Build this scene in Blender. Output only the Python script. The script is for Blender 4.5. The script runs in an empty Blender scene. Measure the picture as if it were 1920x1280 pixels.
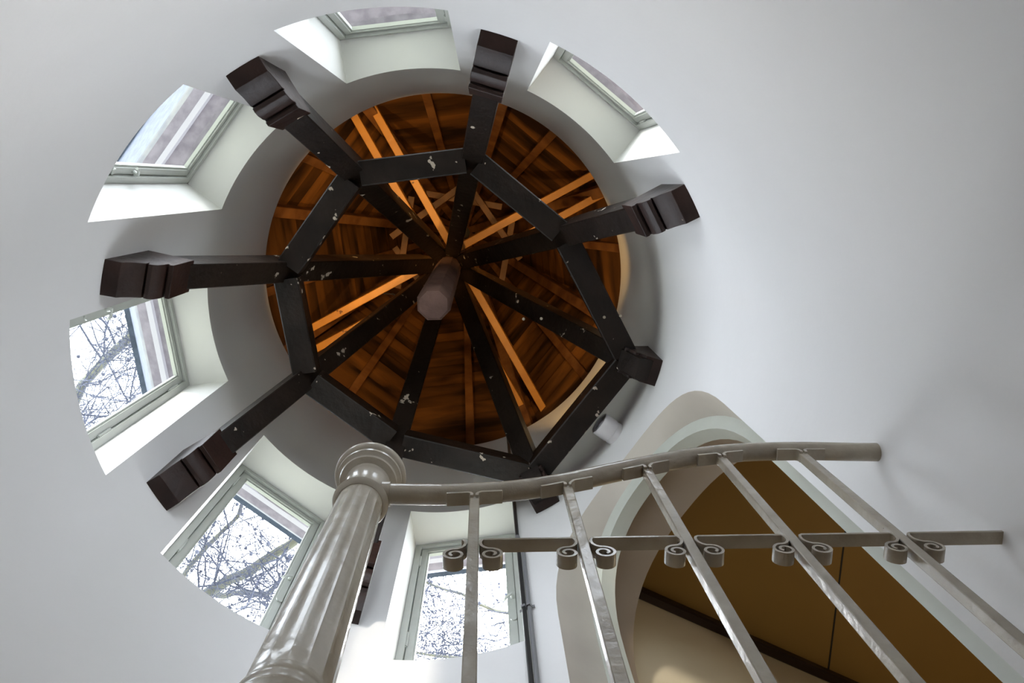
import bpy, bmesh, math, random
from mathutils import Vector, Matrix, noise

# ------------------------------------------------------------------ scale: all turret geometry is in radii (R = 1.3 m), eye height 1.5 m
S = 1.3
ZO = 1.5
PI = math.pi
sc = bpy.context.scene
C = sc.collection

def W(x, y, z):
    return Vector((x * S, y * S, z * S + ZO))

# ------------------------------------------------------------------ camera
cam = bpy.data.cameras.new('camera')
cam.sensor_width = 36.0
cam.lens = 1481.507 / 1920 * 36
cam.clip_start = 0.02
cam.clip_end = 500
co = bpy.data.objects.new('camera', cam)
C.objects.link(co)
rx = Vector((.99939, 0, -.0349)); up = Vector((.00683, -.98066, .19562)); fw = Vector((.03424, .19574, .98006))
m = Matrix((rx, up, -fw)).transposed().to_4x4()
m.translation = W(.22527, -.52124, 0)
co.matrix_world = m
sc.camera = co

# ------------------------------------------------------------------ world, sun, exposure
SKY = 8.0
w = bpy.data.worlds.new('overcast_sky'); sc.world = w; w.use_nodes = True
nt = w.node_tree; bg = nt.nodes['Background']
tc = nt.nodes.new('ShaderNodeTexCoord'); sx = nt.nodes.new('ShaderNodeSeparateXYZ'); rp = nt.nodes.new('ShaderNodeValToRGB')
nt.links.new(tc.outputs['Generated'], sx.inputs[0]); nt.links.new(sx.outputs[2], rp.inputs[0])
rp.color_ramp.elements[0].position = 0.0; rp.color_ramp.elements[0].color = (.84, .915, 1, 1)
rp.color_ramp.elements[1].position = 0.8; rp.color_ramp.elements[1].color = (.84, .915, 1, 1)
# hazy brighter patch of cloud to the south
dt_ = nt.nodes.new('ShaderNodeVectorMath'); dt_.operation = 'DOT_PRODUCT'; dt_.inputs[1].default_value = Vector((.05, 1, 1.25)).normalized()
nt.links.new(tc.outputs['Generated'], dt_.inputs[0])
mr_ = nt.nodes.new('ShaderNodeMapRange'); mr_.interpolation_type = 'SMOOTHSTEP'; mr_.inputs[1].default_value = .86; mr_.inputs[2].default_value = .985
nt.links.new(dt_.outputs['Value'], mr_.inputs[0])
mxw = nt.nodes.new('ShaderNodeMix'); mxw.data_type = 'RGBA'; nt.links.new(mr_.outputs[0], mxw.inputs[0]); nt.links.new(rp.outputs[0], mxw.inputs[6]); mxw.inputs[7].default_value = (4.2, 4.3, 4.4, 1)
nt.links.new(mxw.outputs[2], bg.inputs[0]); bg.inputs[1].default_value = SKY

sun = bpy.data.lights.new('sun', 'SUN'); sun.energy = 1.9; sun.angle = math.radians(2.2); sun.color = (1, .93, .80)
so = bpy.data.objects.new('sun', sun); C.objects.link(so)
SUN_AZ, SUN_EL = math.radians(-115), math.radians(17)
sd = Vector((math.cos(SUN_AZ) * math.cos(SUN_EL), math.sin(SUN_AZ) * math.cos(SUN_EL), math.sin(SUN_EL)))
so.rotation_euler = sd.to_track_quat('Z', 'Y').to_euler()

sc.view_settings.view_transform = 'Standard'
sc.view_settings.look = 'None'
sc.view_settings.gamma = 1
sc.view_settings.exposure = 0.24

# ------------------------------------------------------------------ helpers
def az(a):
    a = math.radians(a); return Vector((math.cos(a), math.sin(a), 0))

def tg(a):
    a = math.radians(a); return Vector((-math.sin(a), math.cos(a), 0))

UP = Vector((0, 0, 1))

class MB:
    """collects faces (radius units) with a material slot each, builds one mesh"""
    def __init__(s):
        s.v = []; s.f = []; s.m = []; s.sm = []
    def add(s, vs, fs, mi=0, smooth=False):
        b = len(s.v); s.v += [Vector(v) for v in vs]
        for f in fs:
            s.f.append([b + i for i in f]); s.m.append(mi); s.sm.append(smooth)
    def quad(s, a, b, c, d, mi=0, smooth=False):
        s.add([a, b, c, d], [(0, 1, 2, 3)], mi, smooth)
    def bar(s, p0, p1, w, h, side, mi=0, bev=.0):
        """bar from p0 to p1; p = centre of bottom face; side = width direction; height goes along cross product (upwards)"""
        p0 = Vector(p0); p1 = Vector(p1); d = (p1 - p0).normalized(); side = Vector(side)
        side = (side - d * side.dot(d)).normalized(); n = side.cross(d)
        if n.z < 0: n = -n
        if bev > 0:
            pr = [(-w/2+bev, 0), (w/2-bev, 0), (w/2, bev), (w/2, h-bev), (w/2-bev, h), (-w/2+bev, h), (-w/2, h-bev), (-w/2, bev)]
        else:
            pr = [(-w/2, 0), (w/2, 0), (w/2, h), (-w/2, h)]
        s.prism([p0 + side*a + n*b for a, b in pr], [p1 + side*a + n*b for a, b in pr], mi)
    def prism(s, A, B, mi=0, smooth=False):
        n = len(A)
        s.add(list(A) + list(B), [(i, (i+1) % n, n+(i+1) % n, n+i) for i in range(n)], mi, smooth)
        s.add(A, [tuple(range(n))[::-1]], mi); s.add(B, [tuple(range(n))], mi)
    def tube(s, pts, rad, n=12, mi=0, smooth=True, caps=True):
        pts = [Vector(p) for p in pts]
        if not isinstance(rad, (list, tuple)): rad = [rad] * len(pts)
        rings = []; ref = None
        for i, p in enumerate(pts):
            t = (pts[min(i+1, len(pts)-1)] - pts[max(i-1, 0)]).normalized()
            if ref is None:
                ref = t.orthogonal().normalized()
            ref = (ref - t * ref.dot(t)).normalized(); b = t.cross(ref)
            rings.append([p + (ref*math.cos(2*PI*k/n) + b*math.sin(2*PI*k/n)) * rad[i] for k in range(n)])
        vs = [v for r in rings for v in r]
        fs = [(i*n+k, i*n+(k+1) % n, (i+1)*n+(k+1) % n, (i+1)*n+k) for i in range(len(pts)-1) for k in range(n)]
        s.add(vs, fs, mi, smooth)
        if caps:
            s.add(rings[0], [tuple(range(n))[::-1]], mi); s.add(rings[-1], [tuple(range(n))], mi)
    def lathe(s, prof, centre=(0, 0, 0), axis=UP, n=40, mi=0, smooth=True, flute=None):
        axis = Vector(axis).normalized(); e = axis.orthogonal().normalized(); g = axis.cross(e); c = Vector(centre)
        vs = []
        for (r, z) in prof:
            for k in range(n):
                a = 2*PI*k/n; rr = r * (flute(a, z) if flute else 1)
                vs.append(c + axis*z + (e*math.cos(a) + g*math.sin(a))*rr)
        fs = [(i*n+k, i*n+(k+1) % n, (i+1)*n+(k+1) % n, (i+1)*n+k) for i in range(len(prof)-1) for k in range(n)]
        s.add(vs, fs, mi, smooth)
        s.add(vs[:n], [tuple(range(n))[::-1]], mi); s.add(vs[-n:], [tuple(range(n))], mi)
    def ribbon(s, path, wdir, wid, th, mi=0):
        """strap: path in a plane, width wid along wdir, thickness th"""
        path = [Vector(p) for p in path]; wdir = Vector(wdir).normalized(); rows = []
        for i, p in enumerate(path):
            t = (path[min(i+1, len(path)-1)] - path[max(i-1, 0)]).normalized(); nn = t.cross(wdir).normalized()
            rows.append([p - wdir*wid/2 - nn*th/2, p + wdir*wid/2 - nn*th/2, p + wdir*wid/2 + nn*th/2, p - wdir*wid/2 + nn*th/2])
        vs = [v for r in rows for v in r]; m_ = len(rows)
        s.add(vs, [(i*4+k, i*4+(k+1) % 4, (i+1)*4+(k+1) % 4, (i+1)*4+k) for i in range(m_-1) for k in range(4)], mi)
        s.add(rows[0], [(3, 2, 1, 0)], mi); s.add(rows[-1], [(0, 1, 2, 3)], mi)
    def build(s, name, mats, parent=None, merge=False, bevel=0, radial=False, origin=None, fix=True):
        me = bpy.data.meshes.new(name)
        pm = parent['_o'] if parent is not None and '_o' in parent else None
        og = Vector(pm) if pm is not None else (W(*origin) if origin is not None else Vector((0, 0, 0)))
        me.from_pydata([W(*v) - og for v in s.v], [], s.f); me.update()
        if not isinstance(mats, (list, tuple)): mats = [mats]
        for mt in mats: me.materials.append(mt)
        for i, p in enumerate(me.polygons):
            p.material_index = s.m[i]; p.use_smooth = s.sm[i]
        if fix:
            bm = bmesh.new(); bm.from_mesh(me)
            bmesh.ops.remove_doubles(bm, verts=bm.verts, dist=1e-5)
            bmesh.ops.recalc_face_normals(bm, faces=bm.faces)
            bm.to_mesh(me); bm.free()
        if radial:
            nrm = []
            for lp in me.loops:
                co_ = me.vertices[lp.vertex_index].co
                nrm.append(lp.vertex_index)
            out = [Vector((0, 0, 0))] * len(me.loops)
            for p in me.polygons:
                for li in p.loop_indices:
                    if p.use_smooth:
                        q_ = me.vertices[me.loops[li].vertex_index].co; h = Vector((q_.x, q_.y, 0)).normalized()
                        out[li] = h if p.normal.dot(h) > 0 else -h
                    else: out[li] = p.normal.copy()
            me.normals_split_custom_set(out)
        elif fix:
            me.set_sharp_from_angle(angle=math.radians(35))
        o = bpy.data.objects.new(name, me); C.objects.link(o)
        if parent is not None: o.parent = parent
        elif origin is not None: o.location = og
        if bevel:
            md = o.modifiers.new('bevel', 'BEVEL'); md.width = bevel * S; md.segments = 2; md.limit_method = 'ANGLE'; md.angle_limit = math.radians(40)
        return o

def tag(o, label=None, cat=None, group=None, kind=None):
    if label: o['label'] = label
    if cat: o['category'] = cat
    if group: o['group'] = group
    if kind: o['kind'] = kind
    return o

def empty(name, loc, **kw):
    o = bpy.data.objects.new(name, None); C.objects.link(o); o.location = W(*loc); o.empty_display_size = .1
    o['_o'] = tuple(o.location)
    return tag(o, **kw)

# ------------------------------------------------------------------ materials
def srgb(r, g, b):
    f = lambda c: (c/255/12.92) if c/255 <= .04045 else ((c/255+.055)/1.055)**2.4
    return (f(r), f(g), f(b), 1)

def mat(name, col, rough=.6, col2=None, nscale=6, bump=0, bscale=30, spec=.5, detail=4, metallic=0, coat=0, stretch=None, chips=None, ramp=(.35, .65)):
    mt = bpy.data.materials.new(name); mt.use_nodes = True; t = mt.node_tree; b = t.nodes['Principled BSDF']
    b.inputs['Base Color'].default_value = col if len(col) == 4 else (*col, 1)
    b.inputs['Roughness'].default_value = rough; b.inputs['Specular IOR Level'].default_value = spec; b.inputs['Metallic'].default_value = metallic
    b.inputs['Coat Weight'].default_value = coat
    tcn = t.nodes.new('ShaderNodeTexCoord'); mp = t.nodes.new('ShaderNodeMapping'); t.links.new(tcn.outputs['Object'], mp.inputs[0])
    if stretch: mp.inputs['Scale'].default_value = stretch
    last = None
    if col2 is not None:
        n = t.nodes.new('ShaderNodeTexNoise'); n.inputs['Scale'].default_value = nscale; n.inputs['Detail'].default_value = detail
        t.links.new(mp.outputs[0], n.inputs['Vector'])
        r = t.nodes.new('ShaderNodeValToRGB'); r.color_ramp.elements[0].position = ramp[0]; r.color_ramp.elements[1].position = ramp[1]
        r.color_ramp.elements[0].color = b.inputs['Base Color'].default_value[:]; r.color_ramp.elements[1].color = col2 if len(col2) == 4 else (*col2, 1)
        t.links.new(n.outputs['Fac'], r.inputs[0]); last = r.outputs[0]
    if chips:
        n2 = t.nodes.new('ShaderNodeTexNoise'); n2.inputs['Scale'].default_value = chips[1]; n2.inputs['Detail'].default_value = 3
        t.links.new(mp.outputs[0], n2.inputs['Vector'])
        r2 = t.nodes.new('ShaderNodeValToRGB'); r2.color_ramp.elements[0].position = chips[2]; r2.color_ramp.elements[1].position = chips[2] + .015
        t.links.new(n2.outputs['Fac'], r2.inputs[0])
        mx = t.nodes.new('ShaderNodeMix'); mx.data_type = 'RGBA'; t.links.new(r2.outputs[0], mx.inputs[0])
        if last: t.links.new(last, mx.inputs[6])
        else: mx.inputs[6].default_value = b.inputs['Base Color'].default_value[:]
        mx.inputs[7].default_value = chips[0]; last = mx.outputs[2]
    if last: t.links.new(last, b.inputs['Base Color'])
    if bump:
        n3 = t.nodes.new('ShaderNodeTexNoise'); n3.inputs['Scale'].default_value = bscale; n3.inputs['Detail'].default_value = 5
        t.links.new(mp.outputs[0], n3.inputs['Vector'])
        bp = t.nodes.new('ShaderNodeBump'); bp.inputs['Strength'].default_value = bump; bp.inputs['Distance'].default_value = .02
        t.links.new(n3.outputs['Fac'], bp.inputs['Height']); t.links.new(bp.outputs[0], b.inputs['Normal'])
    return mt

M = {}
M['plaster'] = mat('plaster', (.72, .71, .705), .75, (.75, .74, .735), 1.2, .12, 9)
M['reveal'] = mat('reveal_paint', (.70, .695, .675), .5, (.67, .665, .65), 2, .05, 12)
M['beige'] = mat('beige_plaster', (.58, .53, .46), .7, (.53, .48, .42), 3, .12, 12)
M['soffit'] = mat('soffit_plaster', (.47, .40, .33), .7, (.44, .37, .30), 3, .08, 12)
M['frame'] = mat('frame_paint', (.50, .52, .49), .35, (.46, .48, .45), 5, .04, 20)
M['doorframe'] = mat('door_frame_paint', (.58, .60, .54), .4, (.54, .56, .50), 5, .04, 20)
M['gap_line'] = mat('black_gap', (.02, .02, .02), .6)
M['timber'] = mat('dark_timber', (.008, .0048, .0035), .42, (.018, .011, .008), 5, .2, 22, spec=.25, chips=((.50, .42, .35, 1), 14, .69))
M['corbel'] = mat('corbel_timber', (.014, .006, .0045), .45, (.034, .016, .012), 5, .25, 18, spec=.35, chips=((.45, .36, .28, 1), 16, .73))
M['post'] = mat('king_post_timber', (.085, .042, .034), .6, (.15, .08, .065), 6, .3, 25)
M['pine'] = mat('pine', (.66, .30, .06), .5, (.48, .20, .04), 3, .15, 20, stretch=(1, 1, 3), chips=((.16, .06, .02, 1), 9, .72))
M['batten'] = mat('old_batten', (.34, .15, .05), .6, (.16, .06, .02), 4, .2, 20)
M['collar'] = mat('collar_wood', (.17, .07, .022), .6, (.09, .035, .012), 5, .2, 20)
M['iron'] = mat('painted_iron', (.56, .51, .42), .25, (.45, .40, .32), 7, .12, 25, coat=.25, chips=((.20, .14, .11, 1), 11, .70))
M['iron2'] = mat('painted_iron_rail', (.44, .39, .31), .24, (.32, .27, .21), 9, .18, 30, coat=.2, chips=((.10, .06, .04, 1), 30, .73))
M['pipe'] = mat('dark_conduit', (.03, .03, .03), .35)
M['pipe2'] = mat('grey_conduit', (.20, .20, .21), .4)
M['plastic'] = mat('white_plastic', (.72, .70, .72), .35)
M['grille'] = mat('speaker_grille', (.50, .48, .53), .5)
M['ochre'] = mat('ochre_ceiling', (.34, .20, .05), .6, (.31, .18, .045), 1.5, .03, 20)
M['cream'] = mat('cream_wall', (.66, .58, .42), .7, (.63, .55, .40), 2)
M['trim'] = mat('dark_brown_trim', (.016, .004, .0025), .4)
M['floor'] = mat('stone_floor', (.45, .35, .23), .6, (.38, .29, .18), 4)
M['lawn'] = mat('outside_ground', (.20, .20, .17), .9, (.14, .15, .11), .3)
M['eave_purple'] = mat('weathered_soffit', (.13, .115, .14), .8, (.19, .17, .20), 14, .1, 60)
M['eave_white'] = mat('eave_bead', (.34, .33, .37), .6)
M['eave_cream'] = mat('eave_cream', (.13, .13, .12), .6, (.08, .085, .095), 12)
M['eave_blue'] = mat('eave_lead', (.028, .040, .07), .7, (.055, .075, .12), 16, .1, 60)
M['slate'] = mat('slate', (.05, .055, .065), .6, (.08, .085, .1), 4)
M['bark'] = mat('bark', (.22, .225, .18), .9, (.32, .32, .25), 3)
M['twig'] = mat('twig_flare_tint', (.11, .12, .17), .9)  # pale blue paints the flare of the bright sky into the twigs
M['lamp'] = mat('lamp_housing', (.05, .05, .05), .4)

def board_mat():
    mt = bpy.data.materials.new('roof_boards'); mt.use_nodes = True; t = mt.node_tree; b = t.nodes['Principled BSDF']
    at = t.nodes.new('ShaderNodeAttribute'); at.attribute_name = 'plank'
    tcn = t.nodes.new('ShaderNodeTexCoord'); mp = t.nodes.new('ShaderNodeMapping'); mp.inputs['Scale'].default_value = (.8, .8, 3.5)
    t.links.new(tcn.outputs['Object'], mp.inputs[0])
    n = t.nodes.new('ShaderNodeTexNoise'); n.inputs['Scale'].default_value = 1.6; n.inputs['Detail'].default_value = 6; n.inputs['Distortion'].default_value = .3
    t.links.new(mp.outputs[0], n.inputs['Vector'])
    r = t.nodes.new('ShaderNodeValToRGB'); e = r.color_ramp.elements
    e[0].position = .36; e[0].color = (.03, .012, .005, 1); e[1].position = .64; e[1].color = (.25, .10, .022, 1)
    t.links.new(n.outputs['Fac'], r.inputs[0])
    mx = t.nodes.new('ShaderNodeMix'); mx.data_type = 'RGBA'; mx.blend_type = 'MULTIPLY'; mx.inputs[0].default_value = 1
    mr = t.nodes.new('ShaderNodeMapRange'); mr.inputs[3].default_value = .45; mr.inputs[4].default_value = 1.2
    t.links.new(at.outputs['Fac'], mr.inputs[0]); t.links.new(r.outputs[0], mx.inputs[6]); t.links.new(mr.outputs[0], mx.inputs[7])
    t.links.new(mx.outputs[2], b.inputs['Base Color']); b.inputs['Roughness'].default_value = .6
    bp = t.nodes.new('ShaderNodeBump'); bp.inputs['Strength'].default_value = .2; bp.inputs['Distance'].default_value = .01
    t.links.new(n.outputs['Fac'], bp.inputs['Height']); t.links.new(bp.outputs[0], b.inputs['Normal'])
    return mt
M['boards'] = board_mat()

def glass_mat():
    mt = bpy.data.materials.new('window_glass'); mt.use_nodes = True; t = mt.node_tree; t.nodes.clear()
    out = t.nodes.new('ShaderNodeOutputMaterial'); tr = t.nodes.new('ShaderNodeBsdfTransparent'); gl = t.nodes.new('ShaderNodeBsdfGlossy')
    tr.inputs[0].default_value = (.93, .96, 1, 1); gl.inputs['Roughness'].default_value = .03
    df = t.nodes.new('ShaderNodeBsdfDiffuse'); df.inputs[0].default_value = (.6, .62, .7, 1)
    fr = t.nodes.new('ShaderNodeFresnel'); fr.inputs[0].default_value = 1.45
    m1 = t.nodes.new('ShaderNodeMixShader'); m2 = t.nodes.new('ShaderNodeMixShader')
    n = t.nodes.new('ShaderNodeTexNoise'); n.inputs['Scale'].default_value = 14; n.inputs['Detail'].default_value = 8
    tcn = t.nodes.new('ShaderNodeTexCoord'); t.links.new(tcn.outputs['Object'], n.inputs['Vector'])
    mr = t.nodes.new('ShaderNodeMapRange'); mr.inputs[1].default_value = .45; mr.inputs[2].default_value = .75; mr.inputs[3].default_value = .01; mr.inputs[4].default_value = .07
    t.links.new(n.outputs['Fac'], mr.inputs[0]); t.links.new(mr.outputs[0], m2.inputs[0])
    t.links.new(fr.outputs[0], m1.inputs[0]); t.links.new(tr.outputs[0], m1.inputs[1]); t.links.new(gl.outputs[0], m1.inputs[2])
    t.links.new(m1.outputs[0], m2.inputs[1]); t.links.new(df.outputs[0], m2.inputs[2]); t.links.new(m2.outputs[0], out.inputs[0])
    return mt
M['glass'] = glass_mat()

# ------------------------------------------------------------------ turret wall
ZS, ZL, ZT = 2.33, 3.512, 4.455          # sill, lintel, wall top
WIN = [83.4, 128.4, 173.4, 218.4, 263.4, 308.4]
HWD = 14.02
RO = 1.22
ZF = -1.15                               # floor of the stairwell
ZD = .645                                # landing level
DA = 36.0                                # door direction
DH, DZS, DZA, DN = .445, 2.40, 3.11, 2.2

def superz(u, zs, za, n):
    return zs + (za - zs) * max(0.0, 1 - abs(u)**n)**(1/n)

cols = set(round(a, 3) for a in range(0, 360, 2))
edges = []
for c in WIN:
    for k in range(-8, 9):
        cols.add(round((c + HWD * k / 8) % 360, 3))
door_u = [math.sin(math.radians(p)) for p in range(-90, 91, 6)]
door_az = [round(DA + math.degrees(math.asin(u * DH)), 3) for u in door_u]
cols = {c for c in cols if not (door_az[0] < c < door_az[-1])}
for c in WIN:
    cols = {x for x in cols if not ((x % 2 == 0 or True) and abs((x - c + 180) % 360 - 180) < HWD - .01 and min(abs(abs((x - c + 180) % 360 - 180) - HWD * k / 8) for k in range(9)) > .02)}
cols |= set(door_az)
cols = sorted(cols); cols.append(cols[0] + 360)

def hole(a0, a1):
    mid = ((a0 + a1) / 2) % 360
    for c in WIN:
        if abs((mid - c + 180) % 360 - 180) < HWD - .005:
            return 'w'
    if door_az[0] - .001 < mid < door_az[-1] + .001:
        return 'd'
    return None

def P(a, z, r=1.0):
    return az(a) * r + UP * z

def rows(mb, a0, a1, r, zl0, zh0, zl1, zh1, n, mi=0):
    for i in range(n):
        f0, f1 = i / n, (i + 1) / n
        q4 = [P(a0, zl0 + (zh0 - zl0) * f0, r), P(a1, zl1 + (zh1 - zl1) * f0, r), P(a1, zl1 + (zh1 - zl1) * f1, r), P(a0, zl0 + (zh0 - zl0) * f1, r)]
        if r <= 1: q4.reverse()
        mb.quad(*q4, mi, True)

mb = MB()
for a0, a1 in zip(cols, cols[1:]):
    h = hole(a0, a1)
    for r in (1.0, RO):
        if h == 'w':
            rows(mb, a0, a1, r, ZF, ZS, ZF, ZS, 12); rows(mb, a0, a1, r, ZL, ZT, ZL, ZT, 4)
        elif h == 'd':
            if r > 1: continue
            t0 = superz(math.sin(math.radians(a0 - DA)) / DH, DZS, DZA, DN); t1 = superz(math.sin(math.radians(a1 - DA)) / DH, DZS, DZA, DN)
            rows(mb, a0, a1, r, ZF, ZD, ZF, ZD, 5); rows(mb, a0, a1, r, t0, ZT, t1, ZT, 6)
        else:
            rows(mb, a0, a1, r, ZF, ZT, ZF, ZT, 20)
    mb.quad(P(a0, ZT), P(a1, ZT), P(a1, ZT, RO), P(a0, ZT, RO))
# window reveals: sides run parallel to the direction the window faces
for c in WIN:
    n, t = az(c), tg(c)
    s0 = math.sin(math.radians(HWD))
    def rp_(s, z, r):
        return n * math.sqrt(r*r - s*s) + t * s + UP * z
    SSTEP = [math.sin(math.radians(HWD * k / 8)) for k in range(-8, 9)]
    s2 = math.degrees(math.asin(s0 / RO))
    for sgn in (-1, 1):
        mb.quad(rp_(sgn*s0, ZS, 1), n*math.sqrt(RO*RO-s0*s0)+t*sgn*s0+UP*ZS, n*math.sqrt(RO*RO-s0*s0)+t*sgn*s0+UP*ZL, rp_(sgn*s0, ZL, 1), 1)
    for z in (ZS, ZL):
        for u, v in zip(SSTEP, SSTEP[1:]):
            ri = 1.19
            for r_a, r_b, mi_ in ((1, ri, 1), (ri, RO, 2)):
                mb.quad(rp_(u, z, r_a), rp_(v, z, r_a), rp_(v, z, r_b), rp_(u, z, r_b), mi_)
    # outer skin cheeks between the parallel reveal and the wider hole of the outer skin
    for sgn in (-1, 1):
        a_in = s2; a_out = HWD
        mb.quad(P(c + sgn*a_in, ZS, RO), P(c + sgn*a_out, ZS, RO), P(c + sgn*a_out, ZL, RO), P(c + sgn*a_in, ZL, RO))
wall = tag(mb.build('wall_turret', [M['plaster'], M['reveal'], M['eave_purple']], radial=True, fix=False), kind='structure')

# stairwell floor and landing behind the balustrade
mb = MB()
n = 48
mb.add([P(360*k/n, ZF, 1.02) for k in range(n)], [tuple(range(n))])
tag(mb.build('floor', M['floor']), kind='structure')
mb = MB()
A = [Vector((.99, -.06, ZD))] + [P(a, ZD, .995) for a in range(6, 176, 6)] + [Vector((-.99, -.06, ZD))]
mb.prism([v - UP*.09 for v in A], A)
tag(mb.build('floor', M['floor']), kind='structure')

# ------------------------------------------------------------------ doorway: splayed plaster reveal, painted frame, deep soffit, hall beyond
dn, dt = az(DA), tg(DA)
def dcurve(D, c, hw, zs, za, nn, zb=ZD):
    pts = []
    for u in door_u:
        s = c + hw*u; d = D if D else math.sqrt(1 - (DH*u)**2)
        pts.append(dn*d + dt*s + UP*superz(u, zs, za, nn))
    d0 = D if D else math.sqrt(1 - DH**2)
    return [dn*d0 + dt*(c-hw) + UP*zb] + pts + [dn*d0 + dt*(c+hw) + UP*zb]
def strip(mb, A, B, mi=0, smooth=True):
    for i in range(len(A)-1): mb.quad(A[i], A[i+1], B[i+1], B[i], mi, smooth)
c0 = dcurve(0, 0, DH, DZS, DZA, DN)
c1 = dcurve(1.05, -.003, .434, 2.38, 3.01, 2.3)
c2 = dcurve(1.12, 0, .44, 2.36, 2.99, 2.3)
c3 = dcurve(1.27, 0.01, .48, 2.32, 2.925, 2.4)
mb = MB()
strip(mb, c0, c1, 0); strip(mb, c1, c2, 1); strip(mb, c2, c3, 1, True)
mb.add([c0[0], c0[-1], c3[-1], c3[0]], [(0, 1, 2, 3)], 2)
HC = 3.16                                # hall ceiling
def border(D, zt, s0, s1, curve):
    out = []
    for p in curve:
        s = (p - dn*D).dot(dt); u = max(-1, min(1, s/.48))
        out.append(p)
    return out
# hall side of the arch wall
N3 = len(c3)
OUT = []
for i, p in enumerate(c3):
    s = p.dot(dt)
    if i == 0: q = dn*1.27 + dt*(-3.0) + UP*ZD
    elif i == N3-1: q = dn*1.27 + dt*.60 + UP*ZD
    else:
        u = door_u[i-1]
        if abs(u) > .999: q = dn*1.27 + dt*(-3.0 if u < 0 else .60) + UP*2.32
        else: q = dn*1.27 + dt*((-3.0 if u < -.75 else (.60 if u > .75 else u/.75*.6 if u > 0 else u/.75*3.0))) + UP*(HC + .1 if abs(u) <= .93 else 2.8)
    OUT.append(q)
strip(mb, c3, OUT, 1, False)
tag(mb.build('wall_arch', [M['beige'], M['soffit'], M['floor']]), kind='structure')
door = empty('door_1', tuple(dn*1.08 + UP*ZD), kind='structure')
fi = dcurve(1.05, -.008, .385, 2.26, 2.91, 2.5)
fo = dcurve(1.045, -.003, .436, 2.38, 3.012, 2.3)
fi2 = dcurve(1.10, -.008, .385, 2.26, 2.91, 2.5)
fo2 = dcurve(1.10, -.003, .436, 2.38, 3.0, 2.3)
fs = dcurve(1.085, -.008, .370, 2.24, 2.895, 2.5); fs2 = dcurve(1.12, -.008, .370, 2.24, 2.895, 2.5)
mb = MB()
fi0 = dcurve(1.045, -.008, .392, 2.27, 2.92, 2.5)
strip(mb, fo, fi0); strip(mb, fi0, fi2); strip(mb, fo2, fi2, 0); strip(mb, fo, fo2)
mb.build('door_frame', M['doorframe'], door, fix=True)

# hall
wl0 = Vector((.735, 1.165, 0)); wd = Vector((.96, .47, 0)).normalized(); wn = Vector((wd.y, -wd.x, 0))
wl1 = wl0 + wd*5.0
mb = MB(); mb.quad(wl0+UP*ZD, wl1+UP*ZD, wl1+UP*HC, wl0+UP*HC)
mb.quad(wl0+UP*ZD, wl0+UP*HC, dn*1.27+dt*.60+UP*HC, dn*1.27+dt*.60+UP*ZD)
tag(mb.build('wall_hall', M['cream']), kind='structure')
mb = MB(); e1 = wl1; e2 = dn*1.27 + dt*(-3.0) + wd*4.5
mb.quad(e1+UP*ZD, e2+UP*ZD, e2+UP*HC, e1+UP*HC); e3 = dn*1.27 + dt*(-3.0)
mb.quad(e2+UP*ZD, e3+UP*ZD, e3+UP*HC, e2+UP*HC)
tag(mb.build('wall_far', M['cream']), kind='structure')
mb = MB()
cA, cB = wl0 - wd*.15, wl1; sl = Vector((1.55, .62, 0))
for a0, a1, g in ((0, .6, 0), (.6, 1, 0)):
    pass
e3b = dn*1.22 + dt*(-3.0); e0b = dn*1.22 + dt*.62
mb.add([e0b+UP*HC, cB+UP*HC+wn*(-.1), e2+UP*HC+wd*.1, e3b+UP*HC], [(0, 1, 2, 3)])
# narrow open joint between two ceiling panels
j0, j1 = Vector((1.79, .9, HC-.002)), Vector((1.765, 1.67, HC-.002))
mb.bar(j0, j1, .007, .004, Vector((1, 0, 0)), 1)
tag(mb.build('ceiling', [M['ochre'], M['gap_line']]), kind='structure')
mb = MB(); mb.add([e0b+UP*ZD, cB+UP*ZD, e2+UP*ZD, e3b+UP*ZD], [(0, 1, 2, 3)])
tag(mb.build('floor', M['floor']), kind='structure')
mb = MB(); mb.bar(wl0+wn*.02+UP*(HC-.055)-wd*.1, wl1+wn*.02+UP*(HC-.055), .045, .05, wn, 0, .008)
tag(mb.build('trim_1', M['trim']), kind='structure')

def spot(name, loc, target, power, color, size, blend, rad, cname_label, cat='lamp', body=True):
    l = bpy.data.lights.new(name, 'SPOT'); l.energy = power; l.color = color; l.spot_size = math.radians(size); l.spot_blend = blend; l.shadow_soft_size = rad
    o = bpy.data.objects.new(name, l); C.objects.link(o); o.location = W(*loc)
    d = (W(*target) - W(*loc)); o.rotation_euler = d.to_track_quat('-Z', 'Y').to_euler()
    return o
hall_lamp_at = Vector((1.50, .86, 1.40))
spot('hall_spot', hall_lamp_at, (1.128, 1.357, 2.037), 23, (1, .88, .68), 50, .08, .03, None)
e = empty('wall_spotlight', tuple(hall_lamp_at - UP*.08), label='small black spotlight on a stand in the hall behind the archway', cat='lamp')
dd = (Vector((1.128, 1.357, 2.037)) - hall_lamp_at).normalized()
mb = MB(); mb.lathe([(.02, -.10), (.035, -.09), (.04, -.03), (.034, -.03), (.03, -.08)], hall_lamp_at, dd, 20); mb.build('lamp_head', M['lamp'], e)
mb = MB(); mb.tube([hall_lamp_at - dd*.10, hall_lamp_at - dd*.10 - UP*.3, Vector((hall_lamp_at.x, hall_lamp_at.y, ZD))-dd*.0], .008, 8); mb.build('stand', M['lamp'], e)
bl = bpy.data.lights.new('hall_point_light', 'POINT'); bl.energy = 11; bl.color = (1, .80, .50); bl.shadow_soft_size = .08  # bare warm point light brightening the hall; no pendant fitting is built
bo = bpy.data.objects.new('hall_point_light', bl); C.objects.link(bo); bo.location = W(2.6, 1.2, 1.9)

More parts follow.
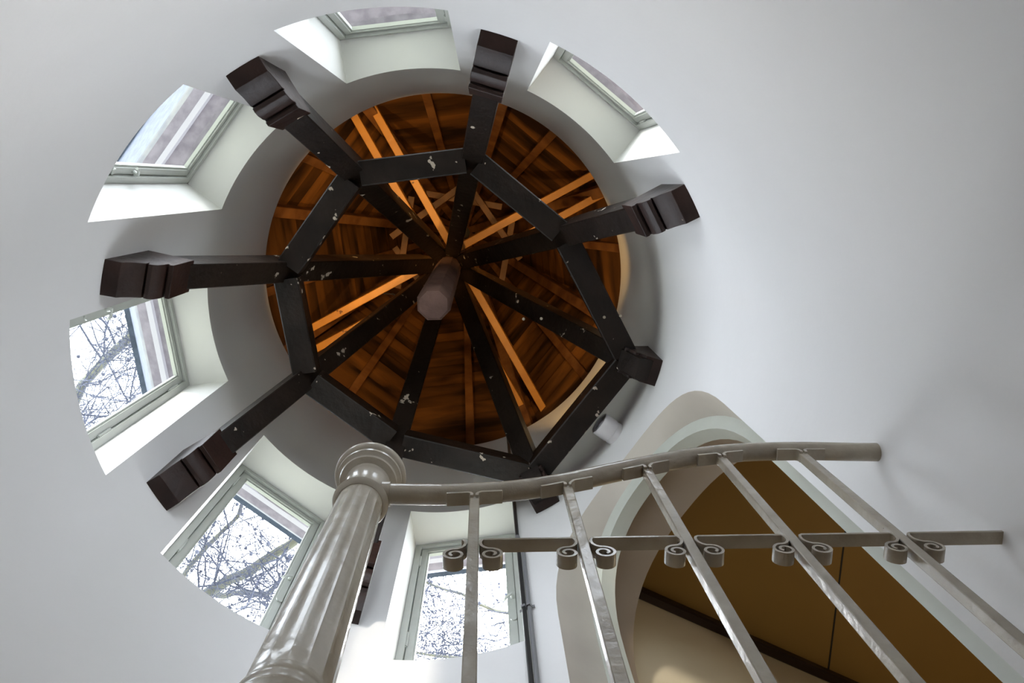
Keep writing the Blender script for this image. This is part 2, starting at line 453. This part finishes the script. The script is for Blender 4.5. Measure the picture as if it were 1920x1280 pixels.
# ------------------------------------------------------------------ roof: board lining, eave, slates
def oct_pt(k, ap, z):
    """corner k of the octagon with apothem ap"""
    return az(60.9 + 45*k) * (ap / math.cos(PI/8)) + UP*z
APZ = 9.2
def apo(z): return 1.236 * (APZ - z) / (APZ - ZT)
random.seed(4)
mb = MB(); plank = []
ztop = 8.9
for k in range(8):
    z = ZT - .30; i = 0
    while z < ztop:
        hgt = random.uniform(.115, .16) if z < 6.5 else .3
        z2 = min(z + hgt, ztop)
        a0, a1 = apo(z) + .014, apo(z2) - .004
        f = random.random()
        A0, A1, B1, B0 = oct_pt(k, a0, z), oct_pt(k+1, a0, z), oct_pt(k+1, a1+.0, z2-.006), oct_pt(k, a1, z2-.006)
        mb.quad(A0, A1, B1, B0); plank.append(f)
        C0, C1 = oct_pt(k, apo(z2)+.014, z2), oct_pt(k+1, apo(z2)+.014, z2)
        mb.quad(B0, B1, C1, C0); plank.append(0.0)
        z = z2
mb.add([oct_pt(k, apo(ztop)+.02, ztop) for k in range(8)], [tuple(range(8))]); plank.append(0.0)
ce = mb.build('ceiling', M['boards'], fix=False)
at = ce.data.attributes.new('plank', 'FLOAT', 'FACE')
for i, v in enumerate(plank): at.data[i].value = v
tag(ce, kind='structure')

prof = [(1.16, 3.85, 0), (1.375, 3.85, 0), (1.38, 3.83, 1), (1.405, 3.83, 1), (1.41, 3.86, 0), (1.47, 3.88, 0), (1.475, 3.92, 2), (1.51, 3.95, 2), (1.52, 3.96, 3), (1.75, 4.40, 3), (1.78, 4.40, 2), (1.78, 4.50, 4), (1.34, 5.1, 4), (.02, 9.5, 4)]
mb = MB()
for (r0, z0, m0), (r1, z1, m1) in zip(prof, prof[1:]):
    mi = m0 if (r0, z0) != (1.375, 3.85) else 1
    for k in range(8):
        mb.quad(oct_pt(k, r0, z0), oct_pt(k+1, r0, z0), oct_pt(k+1, r1, z1), oct_pt(k, r1, z1), mi)
tag(mb.build('trim_2', [M['eave_purple'], M['eave_white'], M['eave_cream'], M['eave_blue'], M['slate']], fix=False), kind='structure')
mb = MB(); mb.quad(Vector((-60, -60, ZF-2.5)), Vector((60, -60, ZF-2.5)), Vector((60, 60, ZF-2.5)), Vector((-60, 60, ZF-2.5)))
tag(mb.build('floor', M['lawn']), kind='structure')

# ------------------------------------------------------------------ windows
WN = ['bottom', 'lower-left', 'left', 'upper-left', 'top', 'upper-right']
HINGE = [1, 1, -1, 1, 1, 1]
def ring(mb, n, t, D0, D1, s_o, s_i, zo0, zo1, zi0, zi1, mi=0):
    """rectangular picture frame ring between outer and inner rectangle"""
    def q(D, s, z): return n*D + t*s + UP*z
    O = [(-s_o, zo0), (s_o, zo0), (s_o, zo1), (-s_o, zo1)]; I = [(-s_i, zi0), (s_i, zi0), (s_i, zi1), (-s_i, zi1)]
    for D in (D0, D1):
        for k in range(4):
            a, b = O[k], O[(k+1) % 4]; c_, d_ = I[(k+1) % 4], I[k]
            mb.quad(q(D, *a), q(D, *b), q(D, *c_), q(D, *d_), mi)
    for R_ in (O, I):
        for k in range(4):
            a, b = R_[k], R_[(k+1) % 4]
            mb.quad(q(D0, *a), q(D0, *b), q(D1, *b), q(D1, *a), mi)
for wi, c in enumerate(WIN):
    n, t = az(c), tg(c); s0 = math.sin(math.radians(HWD)) - .001
    e = empty('window_%d' % (wi+1), tuple(n*1.16 + UP*ZS), kind='structure')
    mb = MB(); ring(mb, n, t, 1.145, 1.183, s0, .214, ZS+.001, ZL-.001, ZS+.03, ZL-.028)
    ring(mb, n, t, 1.170, 1.183, .214, .206, ZS+.03, ZL-.028, ZS+.038, ZL-.036)
    mb.build('window_frame', M['frame'], e)
    mb = MB(); ring(mb, n, t, 1.158, 1.181, .211, .184, ZS+.033, ZL-.031, ZS+.060, ZL-.058)
    ring(mb, n, t, 1.165, 1.180, .184, .176, ZS+.060, ZL-.058, ZS+.068, ZL-.066)
    sash = mb.build('sash', M['frame'], e)
    mb = MB(); ring(mb, n, t, 1.161, 1.18, .2135, .2112, ZS+.0305, ZL-.0285, ZS+.0328, ZL-.0308)  # black ring drawn in as the dark gap between frame and sash
    mb.build('gap_line', M['gap_line'], sash)
    mb = MB(); q = lambda D, s, z: n*D + t*s + UP*z
    mb.add([q(1.174, -.178, ZS+.066), q(1.174, .178, ZS+.066), q(1.174, .178, ZL-.064), q(1.174, -.178, ZL-.064)], [(0, 1, 2, 3)])
    mb.build('pane', M['glass'], sash)
    hs = HINGE[wi]
    for hz in (ZL-.2, ZS+.35):
        mb = MB(); mb.tube([q(1.155, hs*.2125, hz), q(1.155, hs*.2125, hz+.09)], .0065, 10); mb.tube([q(1.155, hs*.2125, hz-.006), q(1.155, hs*.2125, hz)], .004, 8)
        mb.build('hinge', M['frame'], e)
    mb = MB(); lz = (ZS+ZL)/2 + .02
    mb.tube([q(1.16, -hs*.198, lz), q(1.135, -hs*.198, lz)], .008, 10); mb.tube([q(1.137, -hs*.198, lz), q(1.133, -hs*.175, lz-.03), q(1.135, -hs*.168, lz-.05)], .0055, 8)
    mb.tube([q(1.16, -hs*.198, lz-.16), q(1.152, -hs*.198, lz-.16)], .013, 16)
    mb.build('latch', M['frame'], e)

# ------------------------------------------------------------------ roof carpentry
HIP = dict(E=60.9, F=105.9, G=150.9, H=195.9, A=240.9, B=285.9, C=330.9, D=15.9)
HIP['D'] = 15.6; HIP['E'] = 60.2; HIP['C'] = 332.0; HIP['H'] = 193.6; HIP['A'] = 240.2; HIP['B'] = 286.0; HIP['G'] = 150.2; HIP['F'] = 106.0
def zb(name, r):
    return 5.15 - (2.15 if name in 'DE' else 2.77) * r
WHERE = dict(A='between the upper-left and top windows', B='between the top and upper-right windows',
             C='right of the upper-right window', D='at lower right, above the white wall speaker',
             E='at the bottom, partly behind the handrail', F='at the bottom, behind the newel post',
             G='between the left and lower-left windows', H='between the left and upper-left windows')
for nm, a in HIP.items():
    n, t = az(a), tg(a)
    # corbel: carved profile, (radius, height above its foot)
    z0 = 3.235 if nm in 'DE' else 2.505
    if nm in 'DE':
        pf = [(1.01, 0), (.93, .015), (.925, .03), (.905, .045), (.90, .035), (.885, .035), (.870, .06), (.868, .085), (.86, .085), (.848, .09), (.848, .13)]
    else:
        pf = [(1.01, 0), (.952, .012), (.945, .03), (.928, .06), (.905, .085), (.903, .105), (.898, .085), (.885, .085), (.872, .10), (.864, .135), (.864, .165), (.856, .165), (.856, .15), (.842, .155), (.842, .22)]
    top = [(pf[-1][0], zb(nm, pf[-1][0]) - z0 + .03), (1.01, .33)]
    pts = pf + top
    w2 = .058
    mb = MB()
    mb.prism([n*r + t*w2 + UP*(z0+h) for r, h in pts], [n*r - t*w2 + UP*(z0+h) for r, h in pts])
    o = mb.build('corbel', M['corbel'], origin=tuple(n*.95 + UP*z0), bevel=.002)
    tag(o, 'dark carved timber corbel ' + WHERE[nm], 'corbel', 'carved corbels around the turret wall')
    r0, r1 = (.90 if nm in 'DE' else .885), .075
    mb = MB(); mb.bar(n*r0 + UP*zb(nm, r0), n*r1 + UP*zb(nm, r1), .092, .125, t, 0, .004)
    o = mb.build('roof_strut', M['timber'], origin=tuple(n*.5 + UP*zb(nm, .5)))
    tag(o, 'dark sloping roof strut, foot ' + WHERE[nm], 'beam', 'struts radiating from the king post')
RN = {k: ((.645, 3.37) if k not in 'DE' else (.885, 3.33)) for k in HIP}
order = 'ABCDEFGH'
RL = dict(AB='across the top, between upper-left and top struts', BC='at the upper right, from the top strut to the right strut', CD='at the right, long, running down to the lower-right corbel',
          DE='at the lower right, short of the archway beside the white wall speaker', EF='at the bottom, above the handrail', FG='at the lower left, just above the newel cap',
          GH='at the left, nearly upright in the picture, orange boards beside it', HA='at the upper left, with the pale scuffed patch')
for i in range(8):
    k0, k1 = order[i], order[(i+1) % 8]
    p0 = az(HIP[k0])*RN[k0][0] + UP*RN[k0][1]; p1 = az(HIP[k1])*RN[k1][0] + UP*RN[k1][1]
    d = (p1-p0).normalized(); sd_ = d.cross(UP).normalized()
    mb = MB(); mb.bar(p0 + d*.03 + UP*.012, p1 - d*.03 + UP*.012, .105, .10, sd_, 0, .005)
    o = mb.build('ring_beam', M['timber'], origin=tuple((p0+p1)/2))
    tag(o, 'dark ring beam ' + RL[k0+k1], 'beam', 'beams of the eight-sided ring')
# king post
e = MB()
KR = .079
def kring(r, z): return [az(22 + 45*k)*r + UP*z for k in range(8)]
mbk = MB()
rs = [(.066, 3.45), (KR, 3.475), (KR, 6.4)]
for (ra, za), (rb, zb_) in zip(rs, rs[1:]):
    A_, B_ = kring(ra, za), kring(rb, zb_)
    for k in range(8): mbk.quad(A_[k], A_[(k+1) % 8], B_[(k+1) % 8], B_[k])
mbk.add(kring(.066, 3.45), [tuple(range(8))]); mbk.add(kring(KR, 6.4), [tuple(range(8))])
tag(mbk.build('king_post', M['post'], origin=(0, 0, 3.45)), 'thick eight-sided dark timber post hanging at the centre of the roof', 'post')
# paired pine ties
TL = [((-.467, -1.0), (.586, .91), 5.08, 'top to lower right, the right one of its pair'),
      ((-.553, -.895), (.493, .991), 5.08, 'top to lower right, the left one of its pair'),
      ((.911, -.569), (-.934, .421), 5.16, 'upper right to left, the upper one of its pair'),
      ((.982, -.452), (-.942, .577), 5.16, 'upper right to left, the lower one of its pair')]
for a_, b_, z, lb in TL:
    a_ = Vector((*a_, z)); b_ = Vector((*b_, z)); d = (b_-a_).normalized()
    mb = MB(); mb.bar(a_ - d*.10, b_ + d*.12, .048, .10, d.cross(UP), 0, .003)
    tag(mb.build('pine_tie', M['pine'], origin=tuple((a_+b_)/2)), 'long orange pine tie, ' + lb, 'beam', 'pine ties clasping the king post')
# battens up the middle of each face and hip rafters in the corners
BL = ['at the bottom, above the bottom window', 'at the lower left, above the lower-left window', 'at the left, above the left window', 'at the upper left, above the upper-left window',
      'at the top, above the top window', 'at the upper right, above the upper-right window', 'at the right, above the blank wall', 'at the lower right, above the archway']
for k in range(8):
    a = 83.4 + 45*k; n, t = az(a), tg(a)
    z1, z2 = 4.40, 8.6
    mb = MB(); mb.bar(n*(apo(z1)-.035) + UP*z1, n*(apo(z2)-.035) + UP*z2, .055, .04, t, 0, .003)
    tag(mb.build('batten', M['batten'], origin=tuple(n*1.1 + UP*5)), 'slim brown batten on the roof boards ' + BL[k], 'batten', 'battens on the roof boards')
HL = ['at the bottom', 'behind the strut near the newel', 'at the lower left', 'at the left', 'at the upper left', 'at the top', 'at the right', 'at the lower right']
for k in range(8):
    a = 60.9 + 45*k + 3.0; n, t = az(a), tg(a); g = 1/math.cos(PI/8)
    z1, z2 = 4.40, 8.6
    mb = MB(); mb.bar(n*(apo(z1)*g-.13) + UP*z1, n*(apo(z2)*g-.10) + UP*z2, .07, .10, t, 0, .004)
    tag(mb.build('hip_rafter', M['batten'], origin=tuple(n*1.1 + UP*5)), 'old brown hip rafter between board faces ' + HL[k], 'rafter', 'hip rafters of the spire')
# short collar pieces high in the spire
for k, (a, r, z, L) in enumerate([(235, .38, 6.2, .34), (280, .40, 6.3, .30), (325, .38, 6.2, .34), (10, .40, 6.3, .30), (190, .40, 6.2, .36), (145, .38, 6.3, .30)]):
    n, t = az(a), tg(a)
    mb = MB(); mb.bar(n*r - t*L + UP*z, n*r + t*L + UP*z, .05, .07, n, 0, .003)
    tag(mb.build('collar_piece', M['collar'], origin=tuple(n*r + UP*z)), 'short orange-brown collar timber high inside the spire, ' + ['upper left of the post', 'above the post', 'upper right of the post', 'right of the post', 'left of the post', 'lower left of the post'][k], 'beam', 'short collars high in the spire')

# up-lights standing on top of the ring beams
for k, (a, r) in enumerate([(262, .60), (172, .60), (352, .72), (128, .60), (38, .825), (218, .60)]):
    n = az(a); p = n*r + UP*3.50
    e = empty('uplight', tuple(p), label='small black uplight standing on the ring beam ' + ['at the top', 'at the left', 'at the right', 'at the lower left', 'at the lower right', 'at the upper left'][k], cat='lamp')
    mb = MB(); mb.lathe([(.024, -.016), (.026, .03), (.021, .03), (.019, .008)], p, UP, 20); mb.build('lamp_housing', M['lamp'], e)
    l = bpy.data.lights.new('uplight_bulb', 'SPOT'); l.energy = 62; l.color = (1, .60, .20); l.spot_size = math.radians(58); l.spot_blend = .6; l.shadow_soft_size = .02
    lo = bpy.data.objects.new('uplight_bulb', l); C.objects.link(lo); lo.location = W(*(p + UP*.045)); lo.rotation_euler = ((-n*.04 + UP).normalized()).to_track_quat('-Z', 'Y').to_euler()

# ------------------------------------------------------------------ balustrade: newel, handrail, balusters, lower strap, scrolls
NX, NY = .016, .0
e = empty('newel_post', (NX, NY, ZD), label='stout fluted iron newel post painted grey-beige with a turned round cap', cat='post')
def fl(a, z): return 1 - .05*abs(math.sin(7*a))**.8 * max(0, min(1, (z-.742)/.012, (1.232-z)/.012))
pz = [(.0465, .730)] + [(.0465 - .0085*(i/40), .735 + .500*i/40) for i in range(41)] + [(.0380, 1.24)]
mb = MB(); mb.lathe(pz, (NX, NY, 0), UP, 168, flute=fl); mb.build('fluted_shaft', M['iron'], e)
mb = MB(); mb.lathe([(.054, ZD), (.054, .694), (.052, .698), (.0495, .706), (.0505, .711), (.0505, .716), (.0480, .720), (.0475, .728), (.0465, .734)], (NX, NY, 0), UP, 64); mb.build('base', M['iron'], e)
mb = MB(); mb.lathe([(.039, 1.236), (.044, 1.240), (.0465, 1.246), (.044, 1.252), (.0375, 1.256), (.0365, 1.262), (.0365, 1.318), (.0385, 1.321), (.0400, 1.325), (.0400, 1.329), (.0440, 1.331), (.0500, 1.334), (.0515, 1.338), (.0500, 1.342), (.0520, 1.344), (.0575, 1.348), (.0580, 1.353), (.0560, 1.356), (.0600, 1.358), (.0640, 1.363), (.0645, 1.370), (.0620, 1.377), (.0500, 1.388), (.03, 1.396), (.002, 1.399)], (NX, NY, 0), UP, 64); mb.build('cap', M['iron'], e)

RPTS = [(.045, 1.284), (.138, 1.278), (.208, 1.281), (.28, 1.292), (.368, 1.324), (.438, 1.361), (.518, 1.401), (.588, 1.433), (.663, 1.459), (.731, 1.473), (.798, 1.478), (.87, 1.477), (.942, 1.470), (1.005, 1.466)]
def rail_z(x):
    for (x0, z0), (x1, z1) in zip(RPTS, RPTS[1:]):
        if x0 <= x <= x1:
            f = (x-x0)/(x1-x0); return z0 + (z1-z0)*f
    return RPTS[-1][1]
RR = .0182
fine = []
for i in range(len(RPTS)-1):
    p = [RPTS[max(i-1, 0)], RPTS[i], RPTS[i+1], RPTS[min(i+2, len(RPTS)-1)]]
    for j in range(4):
        f = j/4
        z = .5*((2*p[1][1]) + (-p[0][1]+p[2][1])*f + (2*p[0][1]-5*p[1][1]+4*p[2][1]-p[3][1])*f*f + (-p[0][1]+3*p[1][1]-3*p[2][1]+p[3][1])*f**3)
        fine.append((p[1][0] + (p[2][0]-p[1][0])*f, 0, z))
fine.append((RPTS[-1][0], 0, RPTS[-1][1]))
mb = MB(); mb.tube(fine, RR, 24)
mb.tube([(.048, 0, 1.284), (.062, 0, 1.2835)], .0215, 24)
tag(mb.build('handrail', M['iron2'], origin=(.5, 0, 1.4)), 'round grey-beige iron handrail rising from the newel to the wall', 'handrail')
BX = [.206, .367, .522, .678, .842]
ZB = 1.081
BW = .0165
BLAB = ['first baluster from the newel post, nearly upright in the picture', 'second baluster from the newel post', 'middle one of the five balusters', 'fourth baluster from the newel post', 'last baluster, nearest the wall, lower right']
for i, x in enumerate(BX):
    zr = rail_z(x) - RR; sl = (rail_z(min(x+.03, 1))-rail_z(x-.03))/.06
    e = empty('baluster', (x, 0, ZD), label='square grey-beige iron bar, ' + BLAB[i], cat='baluster', group='balusters of the iron balustrade')
    mb = MB(); zt = zr - .014
    mb.prism([Vector((x+a*BW/2, b*BW/2, ZD)) for a, b in ((-1, -1), (1, -1), (1, 1), (-1, 1))], [Vector((x+a*BW/2, b*BW/2, zt)) for a, b in ((-1, -1), (1, -1), (1, 1), (-1, 1))])
    mb.build('bar', M['iron2'], e, bevel=.0015)
    for sg in (-1, 1):
        path = [Vector((x + sg*.0045, 0, zt-.006)), Vector((x + sg*.0045, 0, zt+.002)), Vector((x + sg*.007, 0, zt+.0075)), Vector((x + sg*.012, 0, zt+.0108 + sl*sg*.012)), Vector((x + sg*.02, 0, zt+.0115 + sl*sg*.02)), Vector((x + sg*.047, 0, zt+.0115 + sl*sg*.047))]
        mb = MB(); mb.ribbon([q_ - UP*.003*min(1, max(0, k_-1)/3) - Vector((0, .0015, 0)) for k_, q_ in enumerate(path)], (0, 1, 0), .023, .0055)
        br = mb.build('bracket', M['iron2'], e, bevel=.0006)
        sxp = x + sg*.035; mb = MB(); mb.lathe([(.0058, -.0035), (.0058, .0), (.004, .001), (.004, .004)], (sxp, -.002, zt+.0050+sl*sg*.035), (0, 0, 1), 12)
        mb.build('screw', M['iron2'], br)
    for sg in (-1, 1):
        # scroll: strap drops beside the bar, swings outward and curls in
        pts = []
        pts += [Vector((x + sg*u_, 0, ZB - v_)) for u_, v_ in ((.0160, .0), (.0130, .0015), (.0112, .006), (.0108, .012), (.0122, .019), (.0162, .0250), (.0215, .0285))]
        cx, cz = x + sg*.0258, ZB-.0455
        for j in range(0, 27):
            th = math.radians(78 - j*19); rr = .0165*(1 - j/27*.72)
            pts.append(Vector((cx + sg*rr*math.cos(th), 0, cz + rr*math.sin(th))))
        mb = MB(); mb.ribbon(pts, (0, 1, 0), .020, .0042)
        mb.build('scroll', M['iron2'], e)
ends = [x for x in BX] + [1.004]
for i in range(len(BX)):
    xa = BX[i] + .0150; xb = BX[i+1] - .0150 if i+1 < len(BX) else 1.004
    mb = MB(); mb.ribbon([Vector((xa, 0, ZB)), Vector((xb, 0, ZB))], (0, 1, 0), .021, .0052)
    o = mb.build('lower_rail', M['iron2'], origin=((xa+xb)/2, 0, ZB), bevel=.0008)
    tag(o, 'flat iron cross bar ' + ['between the first and second balusters from the newel', 'between the second and middle balusters', 'between the middle and fourth balusters', 'between the fourth and last balusters', 'from the last baluster into the wall'][i], 'rail', 'flat cross bars of the balustrade')

# ------------------------------------------------------------------ wall conduits and wall speaker
pa = 68.9
e = empty('conduit', tuple(az(pa)*.985 + UP*ZD), label='thin black conduit running down the wall right of the bottom window', cat='pipe')
mb = MB(); mb.tube([P(pa, ZD, .984), P(pa, 2.9, .984), P(pa, 4.44, .984)], .0082, 12); mb.build('tube', M['pipe'], e)
mb = MB(); mb.tube([P(pa, 3.0, .984), P(pa, 3.06, .984)], .0105, 12); mb.build('coupling', M['pipe2'], e)
e2 = empty('conduit', tuple(az(pa-1.1)*.985 + UP*ZD), label='grey conduit close beside the black one on the wall', cat='pipe')
mb = MB(); mb.tube([P(pa-1.1, ZD, .986), P(pa-1.1, 3.02, .986)], .0075, 12); mb.build('tube', M['pipe2'], e2)
for z in (2.98, 2.5, 1.9):
    for ee, a in ((e, pa), (e2, pa-1.1)):
        mb = MB(); nn, tt = az(a), tg(a)
        mb.ribbon([P(a, z, .992) - tt*.018, P(a, z, .990) - tt*.009, P(a, z, .974) - tt*.006, P(a, z, .974) + tt*.006, P(a, z, .990) + tt*.009, P(a, z, .992) + tt*.018], UP, .014, .002)
        mb.build('clip', M['pipe2'], ee)
sa, sz = 35.8, 3.385
e = empty('wall_speaker', tuple(P(sa, sz, 1.0)), label='small white round speaker fixed to the wall above the archway', cat='speaker')
mb = MB(); mb.lathe([(.052, -.002), (.052, .018), (.050, .024), (.050, .027)], P(sa, sz, 1.0), -az(sa), 40); mb.build('mount', M['plastic'], e)
mb = MB(); mb.lathe([(.049, .024), (.053, .030), (.053, .090), (.050, .096), (.046, .096), (.044, .090), (.040, .088)], P(sa, sz, 1.0), -az(sa), 40); mb.build('housing', M['plastic'], e)
mb = MB(); mb.lathe([(.0445, .0885), (.040, .0925), (.036, .0885), (.031, .0925), (.026, .0885), (.021, .0925), (.016, .0885), (.011, .094), (.002, .096)], P(sa, sz, 1.0), -az(sa), 40); mb.build('grille', M['grille'], e)

# ------------------------------------------------------------------ bare plane trees outside
random.seed(11)
TWMIN = .0028
def rv(): return Vector((random.gauss(0, 1), random.gauss(0, 1), random.gauss(0, 1)))
def limb_path(a, b, n, wob):
    a, b = Vector(a), Vector(b); L = (b-a).length; off = Vector((0, 0, 0)); pts = []
    for i in range(n+1):
        f = i/n
        if 0 < i < n: off += rv()*wob*L/n
        pts.append(a.lerp(b, f) + off*(1 if i < n else 1))
    return pts
def grow(tw, balls, p, d, L, r, depth):
    n = 5; pts = [p]; q = p; dd = d.normalized()
    for i in range(n):
        dd = (dd + rv()*.22 + UP*.02).normalized(); q = q + dd*L/n; pts.append(q)
    tw.tube(pts, [r*(1 - .6*i/n) for i in range(n+1)], 4 if depth < 2 else 3, smooth=True, caps=False)
    if depth >= 3:
        if random.random() < .035:
            balls.append(q - UP*.05)
        return
    for i in range(1, n+1):
        for _ in range(2 if depth < 2 else 1):
            if random.random() < .68:
                nd = (dd*.5 + rv()*.75).normalized(); grow(tw, balls, pts[i], nd, L*random.uniform(.45, .7), max(r*.6*(1 - .3*i/n), TWMIN), depth+1)
def tree(foot, limbs, label, seed, nb):
    random.seed(seed)
    e = empty('plane_tree', foot, label=label, cat='tree')
    tr = MB(); tw = MB(); balls = []
    for (pts, r0, r1) in limbs:
        pts = [Vector(p) for p in pts]; fine = []
        for i in range(len(pts)-1):
            seg = limb_path(pts[i], pts[i+1], 6, .13)
            fine += seg[:-1] if i < len(pts)-2 else seg
        N = len(fine)
        tr.tube(fine, [r0 + (r1-r0)*i/(N-1) for i in range(N)], 10)
        for i in range(2, N):
            if fine[i].z < 4.6: continue
            for _ in range(nb):
                d = (rv() + (fine[i]-fine[i-1]).normalized()*.6); rr = (r0 + (r1-r0)*i/(N-1))
                grow(tw, balls, fine[i], d, random.uniform(.9, 1.8), max(TWMIN, min(rr*.3, .012)), 0 if random.random() < .35 else 1)
    tr.build('trunk', M['bark'], e, fix=False)
    tw.build('twigs', M['twig'], e, fix=False)['kind'] = 'stuff'
    mbb = MB()
    for b in balls:
        mbb.lathe([(.005, -.019), (.013, -.012), (.018, 0), (.013, .012), (.005, .019)], b, UP, 7)
        mbb.tube([b, b + UP*.12], .003, 3, caps=False)
    if balls: mbb.build('seed_balls', M['twig'], e, fix=False)['kind'] = 'stuff'
G = ZF - 2.5
tree((-5.2, 5.2, G), [([(-5.2, 5.2, G), (-5.0, 5.0, 3.0), (-4.4, 4.7, 6.4)], .22, .09),
                      ([(-4.4, 4.7, 6.4), (-2.9, 3.9, 8.0), (-1.9, 3.3, 8.0), (-.9, 2.4, 8.2)], .075, .035),
                      ([(-4.4, 4.7, 6.4), (-4.6, 2.9, 7.6), (-3.9, 1.5, 8.0), (-2.9, .4, 8.3), (-2.2, -.6, 8.6)], .065, .035),
                      ([(-4.6, 3.0, 7.5), (-3.2, 1.9, 7.0), (-2.7, 1.2, 6.9), (-2.2, .3, 7.2)], .035, .018),
                      ([(-2.9, 3.9, 8.0), (-2.4, 4.3, 8.8), (-1.8, 3.9, 9.4)], .035, .02), ([(-3.2, 3.9, 7.8), (-2.4, 2.8, 8.2), (-1.5, 2.2, 8.6)], .028, .012), ([(-3.4, 3.2, 7.8), (-3.0, 2.2, 8.4), (-2.4, 1.2, 8.8)], .028, .012)],
     'bare plane tree with thick pale limbs, seen through left and lower-left windows', 5, 2)
TWMIN = .0042
tree((1.2, 8.5, G), [([(1.2, 8.5, G), (1.0, 8.1, 4.0), (.8, 7.4, 7.0)], .24, .12),
                     ([(.8, 7.4, 7.0), (-1.0, 5.6, 9.0), (-.9, 4.6, 9.2)], .06, .02),
                     ([(.8, 7.4, 7.0), (.9, 5.6, 8.6), (.5, 4.5, 8.6), (-.5, 3.9, 8.4)], .04, .012), ([(.9, 5.6, 8.6), (.1, 5.0, 8.4), (-.8, 4.7, 8.2)], .025, .01)],
     'bare tree with sparse twigs and seed balls showing through the bottom window', 8, 2)
tree((6.5, -7.0, G), [([(6.5, -7.0, G), (6.0, -6.6, 4.0), (5.2, -6.0, 7.0)], .26, .14),
                      ([(5.2, -6.0, 7.0), (3.6, -4.4, 8.6), (2.4, -3.0, 9.2)], .10, .03)],
     'bare tree glimpsed through the upper-right window', 13, 1)
for o in list(bpy.data.objects):
    if '_o' in o: del o['_o']
